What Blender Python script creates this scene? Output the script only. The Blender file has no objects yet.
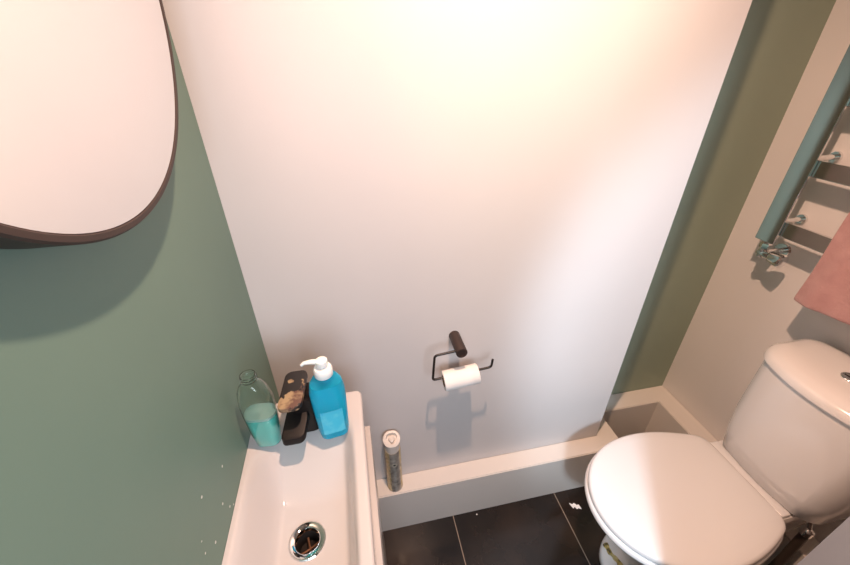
import bpy, bmesh, math, random
from mathutils import Vector, Matrix
from math import pi, sin, cos, radians, sqrt
random.seed(4)
SC = bpy.context.scene
COL = SC.collection

# ------------------------------------------------------------------ helpers
def obj(name, bm, mat, parent=None, smooth=True, angle=35):
    me = bpy.data.meshes.new(name)
    bmesh.ops.recalc_face_normals(bm, faces=bm.faces)
    bm.to_mesh(me); bm.free()
    if mat: me.materials.append(mat)
    if smooth:
        for p in me.polygons: p.use_smooth = True
        try: me.set_sharp_from_angle(angle=radians(angle))
        except Exception: pass
    o = bpy.data.objects.new(name, me); COL.objects.link(o)
    if parent:
        o.parent = parent
        o.matrix_parent_inverse = Matrix.Translation(-Vector(parent.location)) if not parent.rotation_euler.z else parent.matrix_basis.inverted()
    return o
def thing(name, label, cat, loc=(0, 0, 0), group=None):
    o = bpy.data.objects.new(name, None); COL.objects.link(o)
    o.location = loc; o.empty_display_size = .05
    o['label'] = label; o['category'] = cat
    if group: o['group'] = group
    return o
def tag(o, label, cat, group=None):
    o['label'] = label; o['category'] = cat
    if group: o['group'] = group
    return o
def struct(name, bm, mat, smooth=False):
    o = obj(name, bm, mat, None, smooth); o['kind'] = 'structure'; return o
def box(bm, x0, x1, y0, y1, z0, z1, bev=0, seg=2):
    r = bmesh.ops.create_cube(bm, size=1)
    vs = r['verts']
    for v in vs:
        v.co = Vector(((x0 + x1) / 2 + v.co.x * (x1 - x0), (y0 + y1) / 2 + v.co.y * (y1 - y0), (z0 + z1) / 2 + v.co.z * (z1 - z0)))
    if bev:
        es = list({e for v in vs for e in v.link_edges})
        bmesh.ops.bevel(bm, geom=es, offset=bev, segments=seg, affect='EDGES', profile=.5)
    return bm
def boxbm(*a, **k): return box(bmesh.new(), *a, **k)
def loft(bm, secs, cap0=True, cap1=True, close=True):
    rings = [[bm.verts.new(p) for p in s] for s in secs]
    n = len(rings[0])
    for a, b in zip(rings, rings[1:]):
        for i in range(n if close else n - 1):
            j = (i + 1) % n
            bm.faces.new((a[i], a[j], b[j], b[i]))
    if cap0: bm.faces.new(rings[0][::-1])
    if cap1: bm.faces.new(rings[-1])
    return rings
def lathe(bm, prof, cx, cy, cz=0, seg=40, cap0=True, cap1=True, M=None):
    secs = []
    for r, z in prof:
        ring = [Vector((r * cos(2 * pi * i / seg), r * sin(2 * pi * i / seg), z)) for i in range(seg)]
        if M: ring = [M @ p for p in ring]
        secs.append([p + Vector((cx, cy, cz)) for p in ring])
    loft(bm, secs, cap0, cap1); return bm
def tube(bm, pts, r, seg=16, cap=True):
    pts = [Vector(p) for p in pts]; secs = []; up = None
    for i, p in enumerate(pts):
        t = ((pts[min(i + 1, len(pts) - 1)] - p).normalized() + (p - pts[max(i - 1, 0)]).normalized()).normalized()
        if up is None:
            up = t.orthogonal().normalized()
        up = (up - t * up.dot(t)).normalized(); s = t.cross(up)
        rr = r[i] if isinstance(r, (list, tuple)) else r
        secs.append([p + (up * cos(2 * pi * k / seg) + s * sin(2 * pi * k / seg)) * rr for k in range(seg)])
    loft(bm, secs, cap, cap); return bm
def fillet(pts, r, n=6):
    pts = [Vector(p) for p in pts]; out = [pts[0]]
    for a, b, c in zip(pts, pts[1:], pts[2:]):
        d0 = (a - b).normalized(); d1 = (c - b).normalized()
        p0 = b + d0 * r; p1 = b + d1 * r
        for k in range(n + 1):
            t = k / n
            out.append(p0 * (1 - t) ** 2 + b * 2 * t * (1 - t) + p1 * t * t)
    return out + [pts[-1]]
def rrect(w, d, r, z, cx=0, cy=0, n=8, rot=0):
    pts = []
    for sx, sy, a0 in ((1, 1, 0), (-1, 1, pi / 2), (-1, -1, pi), (1, -1, 3 * pi / 2)):
        for k in range(n + 1):
            a = a0 + k * pi / 2 / n
            x = sx * (w / 2 - r) + r * cos(a); y = sy * (d / 2 - r) + r * sin(a)
            pts.append(Vector((cx + x * cos(rot) - y * sin(rot), cy + x * sin(rot) + y * cos(rot), z)))
    return pts
def ss(a, b, x):
    t = max(0, min(1, (x - a) / (b - a))); return t * t * (3 - 2 * t)

# ------------------------------------------------------------------ materials
def mat(name, col, rough=.5, metal=0, **kw):
    m = bpy.data.materials.new(name); m.use_nodes = True
    b = m.node_tree.nodes['Principled BSDF']
    b.inputs['Base Color'].default_value = (*col, 1)
    b.inputs['Roughness'].default_value = rough
    b.inputs['Metallic'].default_value = metal
    for k, v in kw.items(): b.inputs[k.replace('_', ' ')].default_value = v
    return m
def nodes(m): return m.node_tree.nodes, m.node_tree.links, m.node_tree.nodes['Principled BSDF']
def noise(m, scale, detail=3, co='Object'):
    N, L, b = nodes(m)
    t = N.new('ShaderNodeTexCoord'); n = N.new('ShaderNodeTexNoise')
    n.inputs['Scale'].default_value = scale; n.inputs['Detail'].default_value = detail
    L.new(t.outputs[co], n.inputs['Vector']); return t, n
def bump(m, src, strength=.1, dist=.001):
    N, L, b = nodes(m); bp = N.new('ShaderNodeBump')
    bp.inputs['Strength'].default_value = strength; bp.inputs['Distance'].default_value = dist
    L.new(src, bp.inputs['Height']); L.new(bp.outputs['Normal'], b.inputs['Normal'])
def mixc(m, fac, c1, c2):
    N, L, b = nodes(m); x = N.new('ShaderNodeMix'); x.data_type = 'RGBA'
    L.new(fac, x.inputs[0])
    for i, c in ((6, c1), (7, c2)):
        if isinstance(c, tuple): x.inputs[i].default_value = (*c, 1)
        else: L.new(c, x.inputs[i])
    return x.outputs[2]
def math_(m, op, a, b_=None, c=None, clamp=False):
    N, L, b = nodes(m); x = N.new('ShaderNodeMath'); x.operation = op; x.use_clamp = clamp
    for i, v in enumerate((a, b_, c)):
        if v is None: continue
        if isinstance(v, (int, float)): x.inputs[i].default_value = v
        else: L.new(v, x.inputs[i])
    return x.outputs[0]
def ramp(m, fac, stops):
    N, L, b = nodes(m); r = N.new('ShaderNodeValToRGB')
    e = r.color_ramp.elements
    while len(e) < len(stops): e.new(.5)
    for k, (p, c) in enumerate(stops): e[k].position = p; e[k].color = (*c, 1)
    L.new(fac, r.inputs[0]); return r.outputs[0]
def wall_paint(name, c1, c2, speck=False, rough=.55):
    m = mat(name, c1, rough); N, L, b = nodes(m)
    t, n = noise(m, 2.5, 4)
    col = mixc(m, ramp(m, n.outputs['Fac'], [(.35, (0, 0, 0)), (.65, (1, 1, 1))]), c1, c2)
    if speck:
        v = N.new('ShaderNodeTexVoronoi'); v.inputs['Scale'].default_value = 60; v.inputs['Randomness'].default_value = 1
        L.new(t.outputs['Object'], v.inputs['Vector'])
        s = N.new('ShaderNodeSeparateXYZ'); L.new(t.outputs['Object'], s.inputs[0])
        rnd = N.new('ShaderNodeSeparateColor'); L.new(v.outputs['Color'], rnd.inputs[0])
        d = math_(m, 'LESS_THAN', v.outputs['Distance'], .13)
        keep = math_(m, 'GREATER_THAN', rnd.outputs[0], .62)
        low = math_(m, 'LESS_THAN', s.outputs['Z'], .97)
        near = math_(m, 'LESS_THAN', s.outputs['Y'], .47)
        f = math_(m, 'MULTIPLY', math_(m, 'MULTIPLY', d, keep), math_(m, 'MULTIPLY', low, near))
        col = mixc(m, f, col, (.75, .78, .75))
    L.new(col, b.inputs['Base Color'])
    n2 = N.new('ShaderNodeTexNoise'); n2.inputs['Scale'].default_value = 220; n2.inputs['Detail'].default_value = 2
    L.new(t.outputs['Object'], n2.inputs['Vector'])
    bump(m, n2.outputs['Fac'], .12, .0006)
    return m

M_white = wall_paint('white_wall_paint', (.655, .625, .62), (.635, .605, .60))
M_white_lit = wall_paint('white_wall_paint_lit', (.77, .735, .72), (.74, .71, .695))  # same white paint, lightened so the right wall reads as more lit
M_green = wall_paint('sage_green_paint', (.145, .240, .200), (.133, .225, .187), speck=True, rough=.5)
M_green_lit = wall_paint('sage_green_recess_lit', (.29, .35, .27), (.275, .335, .255))  # same sage paint, lighter and warmer: lamplight put into the recess colour
M_box = wall_paint('boxing_gloss_paint', (.74, .70, .66), (.71, .67, .63), rough=.35)
M_ceil = wall_paint('ceiling_paint', (.55, .55, .55), (.5, .5, .5))
M_hall = wall_paint('hall_paint', (.32, .32, .32), (.28, .28, .28))
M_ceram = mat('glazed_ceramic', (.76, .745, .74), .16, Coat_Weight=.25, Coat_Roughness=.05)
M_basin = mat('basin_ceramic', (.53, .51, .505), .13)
M_seat = mat('toilet_seat_plastic', (.74, .735, .74), .22)
M_gloss = mat('gloss_white_cabinet', (.50, .47, .45), .14)
M_chrome = mat('chrome', (.78, .79, .79), .09, 1)
M_chrome2 = mat('polished_chrome', (.82, .82, .82), .04, 1)
M_brass = mat('tarnished_brass', (.14, .07, .04), .5, .6)
M_dark = mat('drain_shadow_metal', (.012, .007, .005), .7)
M_black = mat('matt_black_metal', (.022, .017, .015), .38, .3)
M_bronze = mat('dark_bronze_frame', (.040, .025, .021), .5, .15)
M_mirror = mat('mirror_silver', (.93, .92, .91), .015, 1)
M_plastw = mat('white_pump_plastic', (.85, .87, .87), .3, Subsurface_Weight=.15)
M_paper = mat('toilet_tissue', (.86, .84, .82), .95)
t, n = noise(M_paper, 90, 3); bump(M_paper, n.outputs['Fac'], .3, .001)
M_card = mat('cardboard_core', (.25, .14, .07), .9)
M_pipe = mat('brown_plastic_pipe', (.06, .045, .036), .5)
M_rubber = mat('black_rubber', (.02, .02, .02), .7)

# floor: large black polished tiles with thin pale joints
M_floor = mat('black_polished_tiles', (.02, .015, .013), .13)
N, L, b = nodes(M_floor)
t, n = noise(M_floor, 5, 6)
s = N.new('ShaderNodeSeparateXYZ'); L.new(t.outputs['Object'], s.inputs[0])
def joint(axis, off, period, w):
    q = math_(M_floor, 'WRAP', math_(M_floor, 'SUBTRACT', s.outputs[axis], off), period / 2, -period / 2)
    return math_(M_floor, 'LESS_THAN', math_(M_floor, 'ABSOLUTE', q), w)
j = math_(M_floor, 'MAXIMUM', joint('X', .504, .419, .0016), joint('Y', .02, .838, .0016))
base = mixc(M_floor, ramp(M_floor, n.outputs['Fac'], [(.4, (0, 0, 0)), (.75, (1, 1, 1))]), (.013, .010, .009), (.034, .022, .016))
L.new(mixc(M_floor, j, base, (.30, .24, .19)), b.inputs['Base Color'])
L.new(math_(M_floor, 'MULTIPLY_ADD', n.outputs['Fac'], .12, .08), b.inputs['Roughness'])

M_jamb_shade = wall_paint('jamb_paint_shaded', (.20, .145, .12), (.18, .13, .11))  # dim warm shade of the doorway reveal is put into this colour
# ------------------------------------------------------------------ room
YB, YG, XR, XE = .789, .963, 1.545, 1.098
ZC = 2.41
YH = -1.3
struct('floor', boxbm(-.06, XR + .06, YH - .06, YG + .06, -.05, 0), M_floor)
struct('ceiling', boxbm(-.06, XR + .06, YH - .06, YG + .06, ZC, ZC + .05), M_ceil)
struct('wall_left', boxbm(-.06, 0, YH, YB, 0, ZC), M_green)
struct('wall_back', boxbm(-.06, XE, YB, YG + .06, 0, ZC), M_white)
struct('wall_recess', boxbm(XE, XR, YG, YG + .06, 0, ZC), M_green_lit)
struct('wall_right', boxbm(XR, XR + .06, .03, YG + .06, 0, ZC), M_white_lit)
struct('wall_hall_side', boxbm(XR, XR + .06, YH, .03, 0, ZC), M_hall)
bm = boxbm(.80, XR, .03, .13, 0, ZC); box(bm, 0, .80, .03, .13, 2.02, ZC)
struct('wall_front', bm, M_jamb_shade)
struct('wall_hall', boxbm(-.06, XR + .06, YH - .06, YH, 0, ZC), M_hall)
# painted pipe boxing: an L-shaped low ledge that follows the walls
def prism(outline, z0, z1, bev=.003):
    bm = bmesh.new()
    lo = [bm.verts.new((x, y, z0)) for x, y in outline]; f = bm.faces.new(lo)
    r = bmesh.ops.extrude_face_region(bm, geom=[f])
    for v in [g for g in r['geom'] if isinstance(g, bmesh.types.BMVert)]: v.co.z = z1
    es = [e for e in bm.edges if all(abs(v.co.z - z1) < 1e-6 for v in e.verts)]
    bmesh.ops.bevel(bm, geom=es, offset=bev, segments=2, affect='EDGES')
    return bm
ZL = .2225
ol = [(0, .723), (1.1775, .723), (1.1775, .885), (1.461, .885), (1.461, .13), (XR, .13), (XR, YG), (XE, YG), (XE, YB), (0, YB)]
struct('trim_1', prism(ol, 0, ZL), M_box, smooth=True)
# door lining and architrave round the doorway edge
bm = boxbm(.788, .80, .022, .138, 0, 2.02); box(bm, .80, .85, .13, .142, 0, 2.07, .002)
#struct('trim_2', bm, M_box)

# ------------------------------------------------------------------ round mirror on the left wall
R_, MC = .264, Vector((0, .424, 1.617))
mir = thing('round_mirror', 'large round mirror in a dark bronze frame on the green wall', 'mirror', (0.0, MC.y, MC.z))
RX = Matrix.Rotation(pi / 2, 4, 'Y')
lathe_m = lambda prof, m, name, seg=128, c0=True, c1=True: obj(name, lathe(bmesh.new(), prof, 0, MC.y, MC.z, seg, c0, c1, M=RX), m, mir)
# closed ring profile: outer side, front lip, inner lip
bm = bmesh.new()
prof = [(R_ - .008, .016), (R_ - .0078, .0352), (R_ - .007, .036), (R_ - .002, .036), (R_, .034), (R_, .001), (R_ - .008, .001), (R_ - .008, .016)]
lathe(bm, prof, 0, MC.y, MC.z, 160, False, False, M=RX)
bmesh.ops.remove_doubles(bm, verts=bm.verts, dist=1e-6)
obj('frame', bm, M_bronze, mir)
bm = bmesh.new(); lathe(bm, [(R_ - .0080, .004), (R_ - .0080, .0342), (R_ - .0088, .0349)], 0, MC.y, MC.z, 160, True, True, M=RX)
obj('mirror_glass', bm, M_mirror, mir)

# ------------------------------------------------------------------ basin
ZT = .842
BX0, BX1, BY0, BY1 = .0005, .229, .17, .632
DRX, DRY = .111, .368
def bz(x, y):
    left = ss(.006, .066, x) if x > BX0 else 0
    # flank on the wall side is a broad slope, the user's side a steep one
    sx = left * (1 - ss(.180, .208, x))
    sy = ss(.565, .435, y) if False else (1 - ss(.425, .572, y))
    sy *= ss(BY0 + .018, BY0 + .07, y)
    z = ZT - .076 * sx * sy
    dr = sqrt((x - DRX) ** 2 + (y - DRY) ** 2)
    z -= .004 * (1 - ss(.03, .09, dr)) * sx * sy
    e = min(BX1 - x, y - BY0, BY1 - y); r = .007
    if e < r: z -= r - sqrt(max(0, r * r - (r - e) ** 2))
    return z
def axis(a, b, n):
    f = [0, .0008, .002, .0035, .005, .007]
    return [a + q for q in f] + [a + .007 + (b - a - .014) * k / n for k in range(1, n)] + [b - q for q in f[::-1]]
xs = axis(BX0, BX1, 60); ys = axis(BY0, BY1, 110)
basin = thing('wash_basin', 'slim white ceramic cloakroom basin fixed to the green wall', 'basin', (.115, .40, ZT - .12))
bm = bmesh.new()
# trim the grid corners round: squash coordinates inside the corner radius
def corner(x, y, r=.014):
    cx = BX1 - r
    for cy, s_ in ((BY1 - r, 1), (BY0 + r, -1)):
        dx, dy = x - cx, (y - cy) * s_
        if dx > 0 and dy > 0:
            m_ = max(dx, dy); d = sqrt(dx * dx + dy * dy)
            k = m_ / d if d else 1
            return cx + dx * k, cy + dy * k * s_
    return x, y
drain_hole = .0255
G = [[None] * len(ys) for _ in xs]
for i, x in enumerate(xs):
    for j_, y in enumerate(ys):
        px, py = corner(x, y); G[i][j_] = bm.verts.new((px, py, bz(x, y)))
for i in range(len(xs) - 1):
    for j_ in range(len(ys) - 1):
        cx_, cy_ = (xs[i] + xs[i + 1]) / 2, (ys[j_] + ys[j_ + 1]) / 2
        if (cx_ - DRX) ** 2 + (cy_ - DRY) ** 2 < drain_hole ** 2: continue
        bm.faces.new((G[i][j_], G[i + 1][j_], G[i + 1][j_ + 1], G[i][j_ + 1]))
rim = [G[i][0] for i in range(len(xs))] + [G[-1][j_] for j_ in range(1, len(ys))] + [G[i][-1] for i in range(len(xs) - 2, -1, -1)] + [G[0][j_] for j_ in range(len(ys) - 2, 0, -1)]
prev = rim
for dz, ins in ((.03, .0008), (.07, .0015), (.122, .002)):
    cur = []
    for v in rim:
        x = min(v.co.x, BX1) ; y = v.co.y
        x = x - ins if x > .1 else x
        y = y + ins if y < .3 else (y - ins if y > .5 else y)
        cur.append(bm.verts.new((max(x, BX0), y, ZT - .007 - dz)))
    for k in range(len(rim)):
        q = (k + 1) % len(rim); bm.faces.new((prev[k], prev[q], cur[q], cur[k]))
    prev = cur
bm.faces.new(prev)
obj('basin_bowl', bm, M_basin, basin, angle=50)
zd = bz(DRX + .03, DRY)
dr = obj('drain_flange', lathe(bmesh.new(), [(.0325, .0), (.0325, .0022), (.031, .0034), (.0235, .0030), (.0215, .0015), (.0200, -.004), (.0198, -.007)], DRX, DRY, zd - .0005, 56, False, False), M_chrome2, basin)
obj('drain_throat', lathe(bmesh.new(), [(.0198, -.006), (.0190, -.038), (.012, -.044), (.0, -.044)], DRX, DRY, zd - .0, 40, False, False), M_dark, dr)
bm = bmesh.new()
for a in (.4, 1.8, 3.6, 5.0):
    tube(bm, [(DRX, DRY, zd - .030), (DRX + .010 * cos(a), DRY + .010 * sin(a), zd - .029), (DRX + .0188 * cos(a), DRY + .0188 * sin(a), zd - .026)], .0022, 8)
obj('drain_cross', bm, M_brass, dr)

# vanity cabinet below
vc = thing('vanity_cabinet', 'gloss white narrow vanity cabinet below the slim basin', 'cabinet', (.11, .40, 0))
obj('carcass', boxbm(.001, .214, .19, .626, .06, ZT - .131, bev=.001), M_gloss, vc)
obj('door', boxbm(.2155, .2385, .186, .631, .07, ZT - .131, bev=.0015), M_gloss, vc)
obj('plinth', boxbm(.002, .198, .20, .61, 0, .059), M_gloss, vc)

# ------------------------------------------------------------------ black tap with flaking lever
M_flake = mat('flaked_black_lever', (.02, .017, .016), .42)
N, L, b = nodes(M_flake)
t, n = noise(M_flake, 75, 5)
s = N.new('ShaderNodeSeparateXYZ'); L.new(t.outputs['Object'], s.inputs[0])
TY0 = .497   # near end of lever
# mask band across the near half plus a small spot further back; edges broken by noise
yy = math_(M_flake, 'ADD', s.outputs['Y'], math_(M_flake, 'MULTIPLY', s.outputs['X'], -.85))
yy = math_(M_flake, 'ADD', yy, math_(M_flake, 'MULTIPLY', math_(M_flake, 'SUBTRACT', n.outputs['Fac'], .5), .075))
band = math_(M_flake, 'LESS_THAN', math_(M_flake, 'ABSOLUTE', math_(M_flake, 'SUBTRACT', yy, -.040)), .0195)
dx = math_(M_flake, 'SUBTRACT', s.outputs['X'], -.004); dy = math_(M_flake, 'SUBTRACT', s.outputs['Y'], .006)
d2 = math_(M_flake, 'SQRT', math_(M_flake, 'ADD', math_(M_flake, 'MULTIPLY', dx, dx), math_(M_flake, 'MULTIPLY', dy, dy)))
spot = math_(M_flake, 'LESS_THAN', math_(M_flake, 'ADD', d2, math_(M_flake, 'MULTIPLY', n.outputs['Fac'], .020)), .0145)
msk = math_(M_flake, 'MAXIMUM', band, spot)
n2 = N.new('ShaderNodeTexNoise'); n2.inputs['Scale'].default_value = 60; L.new(t.outputs['Object'], n2.inputs['Vector'])
tan = mixc(M_flake, ramp(M_flake, n2.outputs['Fac'], [(.42, (0, 0, 0)), (.62, (1, 1, 1))]), (.32, .235, .135), (.11, .055, .04))
L.new(mixc(M_flake, msk, (.016, .013, .013), tan), b.inputs['Base Color'])
M_tap = mat('matt_black_tap', (.008, .006, .006), .5, Specular_IOR_Level=.25)
tap = thing('basin_tap', 'matt black basin tap with flaking tan patches on the lever', 'tap', (.110, .56, ZT))
bm = bmesh.new()
loft(bm, [rrect(.050, .048, .014, ZT + h, .116, .560 - s_, rot=.05) for h, s_ in ((.0005, 0), (.004, 0), (.03, 0.0), (.06, .001), (.085, .002), (.094, .003))])
obj('tap_body', bm, M_tap, tap)
# spout slab, falling gently toward the bowl
def slab(y0, z0, y1, z1, w, th, xc0, xc1, r):
    # rounded-plan slab from (y0,z0) back end to (y1,z1) near end
    bm = bmesh.new(); Lr = sqrt((y1 - y0) ** 2 + (z1 - z0) ** 2)
    secs = []
    for dz, ins in ((-th, .002), (-th + .002, 0), (-.0025, 0), (-.0007, .0007), (0, .0028)):
        ring = []
        for p in rrect(w - 2 * ins, Lr - 2 * ins, max(r - ins, .001), 0):
            u = (p.y + Lr / 2) / Lr              # 0 near end, 1 back end
            ring.append(Vector((xc1 + (xc0 - xc1) * u + p.x, y1 + (y0 - y1) * u, z1 + (z0 - z1) * u + dz)))
        secs.append(ring)
    loft(bm, secs); return bm
obj('spout', slab(.578, .918, .489, .888, .043, .018, .113, .096, .011), M_tap, tap)
bm = slab(.593, .962, .501, .957, .043, .011, .110, .101, .013)
lv = obj('lever', bm, M_flake, tap)
bm = bmesh.new(); lathe(bm, [(.016, 0), (.016, .015)], .111, .568, .935, 32); obj('cartridge_neck', bm, M_tap, tap)
lv.data.transform(Matrix.Translation((-.106, -.56, -.95))); lv.matrix_parent_inverse = Matrix(); lv.location = (.106 - .110, 0, .95 - ZT)

# ------------------------------------------------------------------ bottles
def glassy(name, col, rough=.05, ior=1.3, trans=1.0):
    return mat(name, col, rough, 0, Transmission_Weight=trans, IOR=ior)
M_clear = glassy('clear_plastic', (.90, .97, .95), .04, 1.38)
M_blue = glassy('blue_soap', (.05, .68, .93), .08, 1.33, .35)
M_bluebot = glassy('blue_tinted_bottle', (.45, .86, .96), .03, 1.15)
M_teal = glassy('teal_soap', (.16, .84, .78), .15, 1.33, .2)
M_lab = mat('pale_label', (.75, .74, .70), .5)
def body(bm, secs, cx, cy, rot, n=8):
    loft(bm, [rrect(w, d, min(r, w / 2 - .0003, d / 2 - .0003), z, cx, cy, n, rot) for w, d, r, z in secs]); return bm
# blue pump bottle
bx, by, br = .170, .529, radians(8)
blue = thing('soap_bottle', 'blue hand soap pump bottle standing right of the black tap', 'bottle', (bx, by, ZT))
z = ZT + .0004
BS = [(.048, .034, .013, z), (.055, .040, .016, z + .003), (.060, .044, .018, z + .02), (.066, .046, .019, z + .095), (.066, .045, .019, z + .122), (.059, .041, .019, z + .140), (.044, .034, .0165, z + .153), (.030, .029, .0144, z + .160)]
obj('bottle_body', body(bmesh.new(), BS, bx, by, br), M_bluebot, blue)
LS = [(w - .003, d - .003, r - .0012, zz + (.0015 if i == 0 else 0)) for i, (w, d, r, zz) in enumerate(BS[:6])]
lq = obj('liquid', body(bmesh.new(), LS, bx, by, br), M_blue, blue)
M_bl = mat('faint_printed_panel', (.16, .60, .72), .35)
N, L, b = nodes(M_bl); t, n = noise(M_bl, 60, 2)
L.new(mixc(M_bl, ramp(M_bl, n.outputs['Fac'], [(.45, (0, 0, 0)), (.6, (1, 1, 1))]), (.04, .50, .72), (.08, .55, .74)), b.inputs['Base Color'])
bm = bmesh.new()
# a curved label panel hugging the front
R2 = Matrix.Rotation(br, 3, 'Z'); rows = []
for k in range(9):
    zz = z + .022 + .062 * k / 8; row = []
    for q in range(13):
        u = -1 + 2 * q / 12; xx = u * .021; yy_ = -.0232 + (.003 * max(0, abs(u) - .6) / .4) ** 1.0 * .5
        p = R2 @ Vector((xx, yy_, 0)); row.append(bm.verts.new((bx + p.x, by + p.y, zz)))
    rows.append(row)
for a, c in zip(rows, rows[1:]):
    for q in range(12): bm.faces.new((a[q], a[q + 1], c[q + 1], c[q]))
obj('label', bm, M_bl, blue)
pz = z + .159
obj('collar', lathe(bmesh.new(), [(.0165, 0), (.0170, .001), (.0170, .014), (.0150, .018), (.007, .0185)], bx, by, pz, 32), M_plastw, blue)
bm = bmesh.new(); lathe(bm, [(.0055, .0168), (.0055, .024), (.0105, .025), (.0110, .028), (.0105, .0345), (.008, .0365), (.002, .037)], bx, by, pz, 28)
ph = obj('pump_head', bm, M_plastw, blue)
an = radians(176)
pa = Vector((bx, by, pz + .0315)); dv = Vector((cos(an), sin(an), 0))
obj('nozzle', tube(bmesh.new(), [pa + dv * .006, pa + dv * .018 + Vector((0, 0, .001)), pa + dv * .030, pa + dv * .036 - Vector((0, 0, .005))], [.0052, .0045, .0036, .0030], 14), M_plastw, ph)
# clear bottle without its pump, teal soap in the bottom
cx_, cy_, cr = .0415, .532, radians(-6)
clr = thing('soap_bottle', 'clear pumpless soap bottle with teal soap, against the green wall', 'bottle', (cx_, cy_, ZT))
CS = [(.040, .028, .0135, z), (.048, .034, .0165, z + .004), (.056, .040, .0195, z + .035), (.062, .044, .0215, z + .092), (.062, .044, .0215, z + .120), (.054, .040, .0195, z + .143), (.042, .034, .0165, z + .156), (.030, .028, .0138, z + .162), (.0265, .0265, .0131, z + .165)]
bm = bmesh.new()
outer = [rrect(w, d, r, zz, cx_, cy_, 8, cr) for w, d, r, zz in CS] + [rrect(.0265, .0265, .0131, z + .181, cx_, cy_, 8, cr)]
inner = [rrect(w - .0016, d - .0016, r - .0008, zz + (.0012 if i == 0 else 0), cx_, cy_, 8, cr) for i, (w, d, r, zz) in enumerate(CS)] + [rrect(.0240, .0240, .0119, z + .181, cx_, cy_, 8, cr)]
loft(bm, outer + inner[::-1])
obj('bottle_body', bm, M_clear, clr)
bm = bmesh.new()
for h in (.170, .176): 
    loft(bm, [rrect(w, w, w / 2 - .0002, z + h + dz, cx_, cy_, 8) for w, dz in ((.0266, -.0012), (.0290, 0), (.0266, .0012))])
obj('neck_thread', bm, M_clear, clr)
TS = [(w - .003, d - .003, r - .0015, zz + (.002 if i == 0 else 0)) for i, (w, d, r, zz) in enumerate(CS[:3])] + [(.0585, .0405, .0197, z + .080)]
obj('liquid', body(bmesh.new(), TS, cx_, cy_, cr), M_teal, clr)
TS2 = [(.0580, .0402, .0196, z + .0805), (.0584, .0405, .0197, z + .0865)]
obj('foam', body(bmesh.new(), TS2, cx_, cy_, cr), mat('soap_foam_band', (.50, .78, .73), .5, Transmission_Weight=.3), clr)

# ------------------------------------------------------------------ toilet roll holder and roll
hold = thing('toilet_roll_holder', 'matt black wire toilet roll holder on the white wall', 'roll holder', (.497, YB, .831))
RY = Matrix.Rotation(pi / 2, 4, 'X')   # +z -> -y
bm = bmesh.new(); lathe(bm, [(.0150, .0003), (.0155, .002), (.0155, .077), (.0150, .079), (.0100, .0795), (.0095, .078), (.001, .078)], .497, YB, .831, 48, M=RY)
obj('mount_post', bm, M_bronze, hold)
wy = .723
wire = fillet([(.497, wy, .832), (.426, wy, .825), (.421, wy, .737), (.590, wy, .752), (.592, wy, .780)], .009)
obj('wire_arm', tube(bmesh.new(), wire, .0034, 14), M_black, hold)
roll = thing('toilet_roll', 'white toilet paper roll hanging on the black wire holder', 'toilet roll', (.505, wy, .726))
RXr = Matrix.Rotation(-radians(5.1), 4, 'Y') @ Matrix.Rotation(pi / 2, 4, 'Y')
rc = (.5015, wy, .7313)
rr = .0285; hl = .050
bm = bmesh.new(); lathe(bm, [(.0170, -hl), (rr - .001, -hl), (rr, -hl + .001), (rr, hl - .001), (rr - .001, hl), (.0170, hl), (.0170, -hl)], *rc, 56, False, False, M=RXr)
bmesh.ops.remove_doubles(bm, verts=bm.verts, dist=1e-6)
obj('paper', bm, M_paper, roll, angle=50)
bm = bmesh.new(); lathe(bm, [(.0169, -hl - .0005), (.0169, hl + .0005), (.0160, hl + .0005), (.0160, -hl - .0005), (.0169, -hl - .0005)], *rc, 40, False, False, M=RXr)
bmesh.ops.remove_doubles(bm, verts=bm.verts, dist=1e-6); obj('cardboard_core', bm, M_card, roll)
# loose end of the paper lying along the front of the roll
bm = bmesh.new(); rows = []
for k in range(10):
    a = radians(95 + 12 * k); row = []
    for x in (-hl + .001, hl - .022):
        q = Vector((0, cos(a) * (rr + .0008), sin(a) * (rr + .0008))); q = Matrix.Rotation(-radians(5.1), 3, 'Y') @ (q + Vector((x, 0, 0)))
        row.append(bm.verts.new(Vector(rc) + q))
    rows.append(row)
for a, c in zip(rows, rows[1:]): bm.faces.new((a[0], a[1], c[1], c[0]))
obj('loose_sheet', bm, M_paper, roll)

# ------------------------------------------------------------------ air freshener on the ledge
M_can = mat('printed_can', (.4, .38, .34), .35, .45)
N, L, b = nodes(M_can); t = N.new('ShaderNodeTexCoord'); s = N.new('ShaderNodeSeparateXYZ'); L.new(t.outputs['Object'], s.inputs[0])
nn = N.new('ShaderNodeTexNoise'); nn.inputs['Scale'].default_value = 45; nn.inputs['Detail'].default_value = 4; L.new(t.outputs['Object'], nn.inputs['Vector'])
c0 = mixc(M_can, ramp(M_can, nn.outputs['Fac'], [(.4, (0, 0, 0)), (.62, (1, 1, 1))]), (.27, .26, .24), (.48, .46, .42))
edge = math_(M_can, 'MAXIMUM', math_(M_can, 'LESS_THAN', s.outputs['X'], -.013), math_(M_can, 'GREATER_THAN', s.outputs['X'], .019))
gold = ramp(M_can, nn.outputs['Fac'], [(.38, (.50, .40, .18)), (.55, (.62, .54, .38)), (.7, (.30, .24, .14))])
c1 = mixc(M_can, edge, c0, gold)
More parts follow.
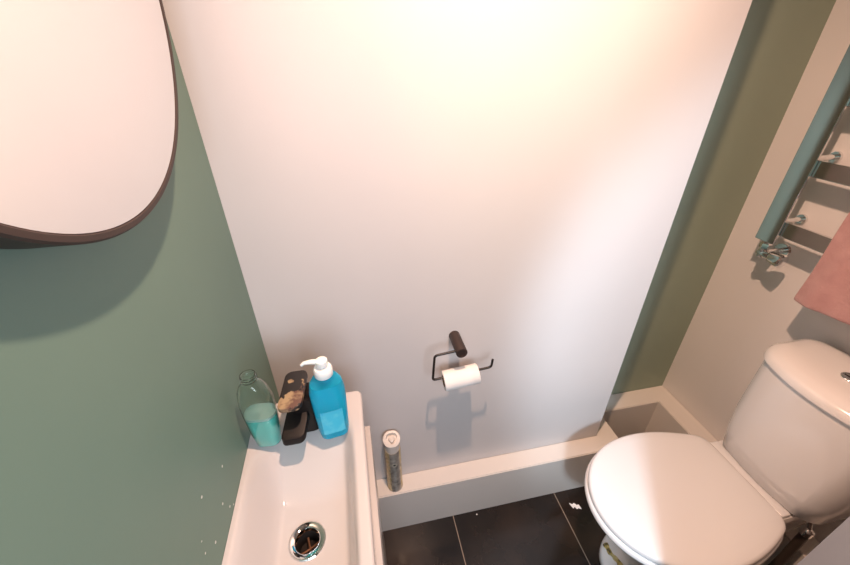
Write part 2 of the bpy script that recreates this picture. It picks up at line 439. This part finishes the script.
# round emblem with a dark dot, mid height
zz = math_(M_can, 'SUBTRACT', s.outputs['Z'], .150); xx = math_(M_can, 'SUBTRACT', s.outputs['X'], .001)
dd = math_(M_can, 'SQRT', math_(M_can, 'ADD', math_(M_can, 'MULTIPLY', zz, zz), math_(M_can, 'MULTIPLY', xx, xx)))
c2 = mixc(M_can, math_(M_can, 'LESS_THAN', dd, .010), c1, (.55, .53, .46))
c3 = mixc(M_can, math_(M_can, 'LESS_THAN', dd, .0042), c2, (.03, .03, .03))
L.new(c3, b.inputs['Base Color'])
fx, fy = .297, .7565
af = thing('air_freshener', 'slim silver air freshener spray can on the boxing ledge', 'spray can', (fx, fy, ZL))
bm = bmesh.new(); lathe(bm, [(.022, 0.0004), (.0262, .002), (.0268, .006), (.0255, .010), (.0258, .13), (.0258, .200), (.0245, .207)], 0, 0, 0, 44)
o = obj('can_body', bm, M_can, af); o.matrix_parent_inverse = Matrix()
M_cap = mat('grey_white_cap', (.60, .56, .52), .35)
bm = bmesh.new()
secs = []
for w, d, zz in ((.046, .046, .207), (.047, .046, .218), (.050, .044, .238), (.054, .044, .251)):
    secs.append(rrect(w, d, .022, zz, 0, 0))
# sloping top, cut down toward the user, with a sunken well
def slope(ring, k=.55): return [Vector((p.x, p.y, p.z + p.y * k)) for p in ring]
secs[-1] = slope(secs[-1]); secs[-2] = slope(secs[-2], .25)
def heart(sc, zz):
    pts = []
    for p in rrect(.050, .042, .018, zz, 0, 0):
        wk = 1 - .55 * max(0, (-p.y + .004) / .025); pts.append(Vector((p.x * sc * wk, p.y * sc, zz + p.y * sc * .55)))
    return pts
secs += [heart(.88, .252), heart(.72, .252), heart(.66, .243)]
loft(bm, secs); cp = obj('spray_cap', bm, M_cap, af, angle=50); cp.matrix_parent_inverse = Matrix()
bm = bmesh.new(); loft(bm, [heart(.42, .244), heart(.42, .251), heart(.30, .253)])
nb = obj('spray_button', bm, mat('cap_button', (.70, .62, .55), .3), cp); nb.matrix_parent_inverse = Matrix()

# ------------------------------------------------------------------ toilet
TYC = .446
toilet = thing('toilet', 'white close-coupled toilet with closed lid, set against the right wall', 'toilet', (1.18, TYC, 0))
def egg(x0, x1, w, z, back=.75, rc_=.03, n=44, front=.54, pw=2.2):
    Lg = x1 - x0; a = Lg * front
    def W(u):
        if u < a: r_ = w * sqrt(max(0, 1 - (1 - u / a) ** pw))
        else: r_ = w - w * (1 - back) * ((u - a) / (Lg - a)) ** 1.8
        e = u - (Lg - rc_)
        if e > 0: r_ -= rc_ - sqrt(max(0, rc_ ** 2 - e ** 2))
        return r_
    us = [Lg * (1 - cos(pi * k / n)) / 2 for k in range(n + 1)]
    up = [(x0 + u, W(u)) for u in us]
    pts = [Vector((x, TYC + y, z)) for x, y in up[1:]] + [Vector((x, TYC - y, z)) for x, y in up[::-1][0:-1]]
    return [Vector((x0, TYC, z))] + pts
def inset_egg(d, z, dome=0): return egg(.827 + d, 1.303 - d, .195 - d, z, back=.70, rc_=max(.03 - d, .004))
bm = bmesh.new()
secs = [inset_egg(.006, .4145), inset_egg(.001, .417), inset_egg(0, .422), inset_egg(.001, .430), inset_egg(.004, .4345), inset_egg(.010, .4365), inset_egg(.03, .4385), inset_egg(.07, .4400), inset_egg(.12, .4408)]
loft(bm, secs)
lid = obj('lid', bm, M_seat, toilet, angle=60)
bm = bmesh.new()
so = lambda d, z: egg(.822 + d, 1.302 - d, .200 - d, z, back=.72, rc_=.03)
loft(bm, [so(.008, .3915), so(.002, .394), so(0, .400), so(.002, .409), so(.006, .4125)])
obj('seat', bm, M_seat, toilet, angle=60)
bm = bmesh.new()
P_ = [  # x0, x1, w, z, back
    (.958, 1.40, .124, .0005, .9), (.955, 1.40, .126, .004, .9), (.956, 1.40, .125, .018, .9), (.962, 1.40, .119, .025, .9), (1.015, 1.40, .088, .029, .9), (1.032, 1.40, .080, .045, .9), (1.035, 1.40, .078, .14, .9), (1.0, 1.40, .095, .20, .9),
    (.93, 1.39, .128, .27, .8), (.880, 1.37, .158, .33, .72), (.848, 1.35, .178, .365, .66), (.836, 1.32, .186, .383, .62), (.840, 1.31, .182, .3905, .62)]
loft(bm, [egg(x0, x1, w, z_, back=bk) for x0, x1, w, z_, bk in P_])
# rear deck carrying the cistern
loft(bm, [rrect(.26, .20, .02, .24, 1.33, TYC), rrect(.30, .225, .02, .33, 1.345, TYC), rrect(.31, .245, .02, .41, 1.345, TYC), rrect(.305, .24, .02, .4165, 1.345, TYC), ])
obj('pan', bm, M_ceram, toilet, angle=50)
obj('hinge_cover', boxbm(1.304, 1.338, TYC - .118, TYC + .118, .4155, .428, bev=.0055, seg=3), M_seat, toilet)
# cistern: bowed front, tapering down
def cist(z_, xf, xb, hw, bow, r=.048, n=10, yc=None):
    yc = TYC - .014 if yc is None else yc
    d = xb - xf; pts = []
    for p in rrect(d, 2 * hw, min(r, d / 2 - .002), z_, (xf + xb) / 2, yc, n):
        pts.append(p.copy())
    out = []
    # densify the long front/back edges so the bow is smooth
    m = len(pts)
    for i in range(m):
        a, c = pts[i], pts[(i + 1) % m]; out.append(a)
        if i % (n + 1) == n:
            for k in range(1, 10): out.append(a.lerp(c, k / 10))
    for p in out:
        v = (p.y - yc) / hw; k = (xb - p.x) / d
        p.x -= bow * (1 - v * v) * max(0, k)
    return out
bm = bmesh.new()
CZ = [(.4175, 1.362, 1.505, .118, .010), (.420, 1.350, 1.512, .132, .014), (.432, 1.342, 1.518, .142, .018), (.50, 1.337, 1.525, .150, .026), (.58, 1.338, 1.530, .157, .034), (.68, 1.348, 1.533, .163, .041), (.755, 1.356, 1.535, .167, .045), (.768, 1.357, 1.535, .167, .045)]
loft(bm, [cist(*c) for c in CZ])
obj('cistern', bm, M_ceram, toilet, angle=60)
bm = bmesh.new()
LZ = [(.770, 1.355, 1.537, .169, .046, .045), (.773, 1.350, 1.540, .174, .047, .05), (.786, 1.351, 1.540, .173, .047, .05), (.797, 1.359, 1.535, .166, .044, .048), (.805, 1.374, 1.525, .150, .036, .042), (.809, 1.398, 1.505, .124, .024, .036)]
loft(bm, [cist(*c) for c in LZ])
obj('cistern_lid', bm, M_ceram, toilet, angle=60)
bm = bmesh.new(); lathe(bm, [(.021, -.003), (.021, .0035), (.0195, .005), (.0175, .0045), (.017, .0030)], 1.424, TYC - .006, .8085, 40)
bt = obj('flush_button', bm, M_chrome, toilet)
obj('button_half', boxbm(1.4232, 1.4248, TYC - .022, TYC + .010, .8112, .8128), M_dark, bt)
# supply pipe and nut under the cistern
bm = bmesh.new(); tube(bm, [(1.418, .305, .001), (1.418, .305, .20), (1.418, .308, .33)], .0115, 18)
lathe(bm, [(.024, .001), (.024, .012), (.015, .02)], 1.418, .305, 0, 24)
pp = obj('supply_pipe', bm, M_pipe, toilet)
bm = bmesh.new(); lathe(bm, [(.013, .33), (.0155, .333), (.0155, .352), (.011, .357), (.0085, .36), (.0085, .43)], 1.418, .345, 0, 6)
bm.free(); bm = bmesh.new(); lathe(bm, [(.012, .328), (.0145, .331), (.0145, .350), (.0105, .356), (.007, .358), (.007, .4275)], 1.418, .309, 0, 24)
bmesh.ops.transform(bm, matrix=Matrix.Shear('XY', 4, (0, 0)), verts=bm.verts)
for v in bm.verts: v.co.y += .35 * max(0, v.co.z - .35)
obj('pipe_nut', bm, M_chrome, pp)
# yellowed sealant strip smeared round the side of the foot
SEAL = [(1.0, .508, .030), (.998, .478, .030), (1.008, .452, .031), (1.012, .42, .031)]
M_seal = mat('yellowed_sealant', (.42, .32, .10), .55)
N, L, b = nodes(M_seal); t, n = noise(M_seal, 55, 5)
L.new(ramp(M_seal, n.outputs['Fac'], [(.38, (.07, .05, .02)), (.5, (.42, .32, .09)), (.7, (.62, .54, .30))]), b.inputs['Base Color'])
bm = bmesh.new(); rows = []
spts = [Vector(p) for p in SEAL]
path = []
for i in range(len(spts) - 1):
    for k in range(5): path.append(spts[i].lerp(spts[i + 1], k / 5))
path.append(spts[-1])
for i, p in enumerate(path):
    tdir = (path[min(i + 1, len(path) - 1)] - path[max(i - 1, 0)]).normalized(); nrm = Vector((-tdir.y, tdir.x, 0))
    wv = .0075 + .002 * sin(i * 1.7) + .0015 * sin(i * .6 + 1)
    rows.append([p - nrm * wv + Vector((0, 0, -.004)), p - nrm * wv * .6 + Vector((0, 0, .003)), p + nrm * wv * .6 + Vector((0, 0, .005)), p + nrm * wv + Vector((0, 0, -.004))])
loft(bm, rows); obj('sealant_strip', bm, M_seal, toilet)

# ------------------------------------------------------------------ towel radiator
rad = thing('towel_radiator', 'chrome ladder towel radiator on the right wall above the toilet', 'radiator', (XR, .55, 1.02))
def flat(bm, *a, bev=.003): return box(bm, *a, bev=bev)
RXF, RXB = 1.452, 1.484
for y0 in (.769, .250):
    obj('side_rail', boxbm(RXF + .006, RXF + .014, y0, y0 + .056, 1.020, 1.86, bev=.0015), M_chrome, rad, False)
for zc in (1.068, 1.241, 1.412, 1.583, 1.752):
    obj('cross_bar', boxbm(RXF + .0155, RXF + .027, .265, .800, zc - .0215, zc + .0215, bev=.0015), M_chrome, rad, False)
for y0 in (.785, .285):
    for zc in (1.088, 1.265, 1.73):
        bm = bmesh.new(); tube(bm, [(RXF + .015, y0, zc), (XR - .006, y0, zc)], .007, 18)
        tube(bm, [(XR - .007, y0, zc), (XR - .0005, y0, zc)], [.0135, .0145], 20)
        obj('wall_bracket', bm, M_chrome, rad)
vx, vy, vz = 1.468, .792, .985
bm = bmesh.new()
lathe(bm, [(.0105, .987), (.0105, .998), (.0150, 1.0), (.0150, 1.012), (.011, 1.0175)], vx, vy, 0, 6)
tube(bm, [(vx, vy, 1.0), (vx, vy, .972)], [.0115, .0115], 20)
tube(bm, [(vx - .006, vy, vz - .002), (vx + .03, vy, vz - .002), (XR - .006, vy, vz - .002)], [.012, .0105, .0085], 20)
tube(bm, [(vx, vy + .012, vz - .002), (vx, vy + .001, vz - .002), (vx, vy - .022, vz - .002)], [.0095, .0125, .0110], 20)
tube(bm, [(XR - .006, vy, vz - .002), (XR - .0005, vy, vz - .002)], [.021, .024], 28)
val = obj('radiator_valve', bm, M_chrome2, rad)
bm = bmesh.new(); secs = []
for r_, yv in ((.010, -.0225), (.0135, -.026), (.0165, -.034), (.0195, -.052), (.0200, -.060), (.0165, -.064), (.006, -.065)):
    secs.append([Vector((vx + (r_ + (.0011 if k % 2 else -.0005)) * cos(2 * pi * k / 24), vy + yv, vz - .002 + (r_ + (.0011 if k % 2 else -.0005)) * sin(2 * pi * k / 24))) for k in range(24)])
loft(bm, secs); obj('valve_knob', bm, M_chrome2, val, angle=20)

# ------------------------------------------------------------------ pink towel over a bar
M_towel = mat('pink_terry', (.62, .215, .205), .95, Sheen_Weight=.4)
N, L, b = nodes(M_towel); t, n = noise(M_towel, 260, 3)
n2 = N.new('ShaderNodeTexNoise'); n2.inputs['Scale'].default_value = 30; n2.inputs['Detail'].default_value = 4; L.new(t.outputs['Object'], n2.inputs['Vector'])
L.new(mixc(M_towel, n2.outputs['Fac'], (.40, .205, .20), (.60, .35, .335)), b.inputs['Base Color'])
bump(M_towel, n.outputs['Fac'], .6, .0025)
bm = bmesh.new()
ny, prof = 44, []
ZB = 1.412
for k in range(30): prof.append((RXF + .005 - .021 * (1 - k / 29.) ** .8, .918 + (ZB + .012 - .918) * k / 29))
for k in range(1, 9):
    a = pi * k / 9; prof.append((RXF + .021 - .016 * cos(a), ZB + .012 + .0135 * sin(a)))
for k in range(24): prof.append((RXF + .037, ZB + .012 - (ZB - 1.0) * k / 23))
rows = []
for i in range(ny + 1):
    y = .636 - .28 * i / ny; row = []
    for q, (x, zz) in enumerate(prof):
        fr = q < 30; dn = max(0, (ZB - zz) / .5)
        amp = .006 * dn if fr else .001
        edge = .012 * dn * (1 if fr else 0) * (-(i / ny - .5) * 2) * .3
        row.append((x + (amp * sin(y * 38 + 1.0) + amp * .4 * sin(y * 90 + zz * 8)) - (.004 * dn if fr else 0), y + edge + .002 * sin(zz * 23) * dn, zz + (.004 * sin(y * 17) if q == 0 else 0)))
    rows.append(row)
V = [[bm.verts.new(p) for p in r] for r in rows]
for a, c in zip(V, V[1:]):
    for q in range(len(prof) - 1): bm.faces.new((a[q], a[q + 1], c[q + 1], c[q]))
tw = obj('towel', bm, M_towel, None, angle=80)
tag(tw, 'pink terry towel hanging over a bar of the chrome radiator', 'towel')
md = tw.modifiers.new('thick', 'SOLIDIFY'); md.thickness = .006; md.offset = 0
md = tw.modifiers.new('bev', 'SUBSURF'); md.levels = 1; md.render_levels = 1

# ------------------------------------------------------------------ painted light glint and small debris on the floor
M_glint_crumb = mat('white_glint_crumb', (.9, .9, .88), .7)  # zigzag is a light reflection modelled as a flat white piece; crumb shares it
sx0, sy0 = .977, .663
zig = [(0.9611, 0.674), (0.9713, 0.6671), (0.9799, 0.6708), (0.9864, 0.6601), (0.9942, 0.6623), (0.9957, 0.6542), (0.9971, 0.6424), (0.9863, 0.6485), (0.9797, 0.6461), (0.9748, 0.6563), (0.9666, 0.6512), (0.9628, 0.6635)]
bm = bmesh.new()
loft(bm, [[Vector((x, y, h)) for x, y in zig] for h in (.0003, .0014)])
tag(obj('floor_glint', bm, M_glint_crumb, None, False), 'small jagged white painted light scrap on the black floor beside the toilet', 'glint')
def crumb(x, y, r, label):
    bm = bmesh.new(); bmesh.ops.create_icosphere(bm, subdivisions=2, radius=r)
    for v in bm.verts: v.co = Vector((v.co.x * random.uniform(.8, 1.2) + x, v.co.y * random.uniform(.8, 1.2) + y, v.co.z * .5 + r * .55))
    tag(obj('plaster_crumb', bm, M_glint_crumb, None, False), label, 'crumb')

crumb(.594, .708, .0028, 'tiny white plaster crumb on the black floor in front of the boxing')

# ------------------------------------------------------------------ ceiling lamp
LX, LY = .45, .35
lamp = thing('ceiling_light', 'small round white ceiling light fitting above the basin', 'light', (LX, LY, ZC))
obj('lamp_base', lathe(bmesh.new(), [(.05, -.001), (.05, -.02), (.03, -.03), (.022, -.06)], LX, LY, ZC, 32), M_plastw, lamp)
M_bulb = mat('glowing_bulb', (1, .8, .6), .4); M_bulb.node_tree.nodes['Principled BSDF'].inputs['Emission Color'].default_value = (1, .62, .34, 1)
M_bulb.node_tree.nodes['Principled BSDF'].inputs['Emission Strength'].default_value = 6
LP = Vector((LX, LY, 2.3))
def light(name, kind, loc, power, col, target=None, **kw):
    l = bpy.data.lights.new(name, kind); l.energy = power; l.color = col
    for k, v in kw.items(): setattr(l, k, v)
    o = bpy.data.objects.new(name, l); COL.objects.link(o); o.location = loc
    if target is not None: o.rotation_euler = (Vector(target) - Vector(loc)).to_track_quat('-Z', 'Y').to_euler()
    return o
light('warm_bulb', 'SPOT', LP, 108, (1, .63, .45), (LX + .42, LY + .04, 0), spot_size=radians(140), spot_blend=1, shadow_soft_size=.022)
light('warm_bulb_beam', 'SPOT', LP, 24, (1, .82, .46), (.68, .789, 1.58), spot_size=radians(50), spot_blend=1, shadow_soft_size=.03)
# cool daylight through the hall behind the camera
light('hall_daylight_beam', 'SPOT', (.36, -.62, 1.42), 84, (.70, .86, 1), (1.80, .789, .62), spot_size=radians(67), spot_blend=.5, shadow_soft_size=.06)
light('hall_daylight', 'AREA', (.42, -.75, 1.50), 15, (.80, .89, 1), (.55, .7, .55), shape='RECTANGLE', size=.7, size_y=.6)

w = bpy.data.worlds.new('World'); SC.world = w; w.use_nodes = True
w.node_tree.nodes['Background'].inputs[0].default_value = (.5, .55, .6, 1); w.node_tree.nodes['Background'].inputs[1].default_value = .3

# ------------------------------------------------------------------ camera
cam = bpy.data.cameras.new('Camera'); co = bpy.data.objects.new('Camera', cam); COL.objects.link(co)
cam.sensor_width = 36; cam.lens = 372.613 / 850 * 36; cam.clip_start = .01
pit, rol, yaw = radians(31.11914662), radians(-.41845928), radians(11.54365028)
fw = Vector((sin(yaw) * cos(pit), cos(yaw) * cos(pit), -sin(pit)))
r = Vector((cos(yaw), -sin(yaw), 0)); u = r.cross(fw)
r2 = cos(rol) * r + sin(rol) * u; u2 = -sin(rol) * r + cos(rol) * u
mw = Matrix((r2, u2, -fw)).transposed().to_4x4(); mw.translation = (.262 * 1.5 / 1.55, 0, 1.5)
co.matrix_world = mw
SC.camera = co
SC.view_settings.view_transform = 'Standard'
SC.view_settings.look = 'None'
SC.view_settings.exposure = 0
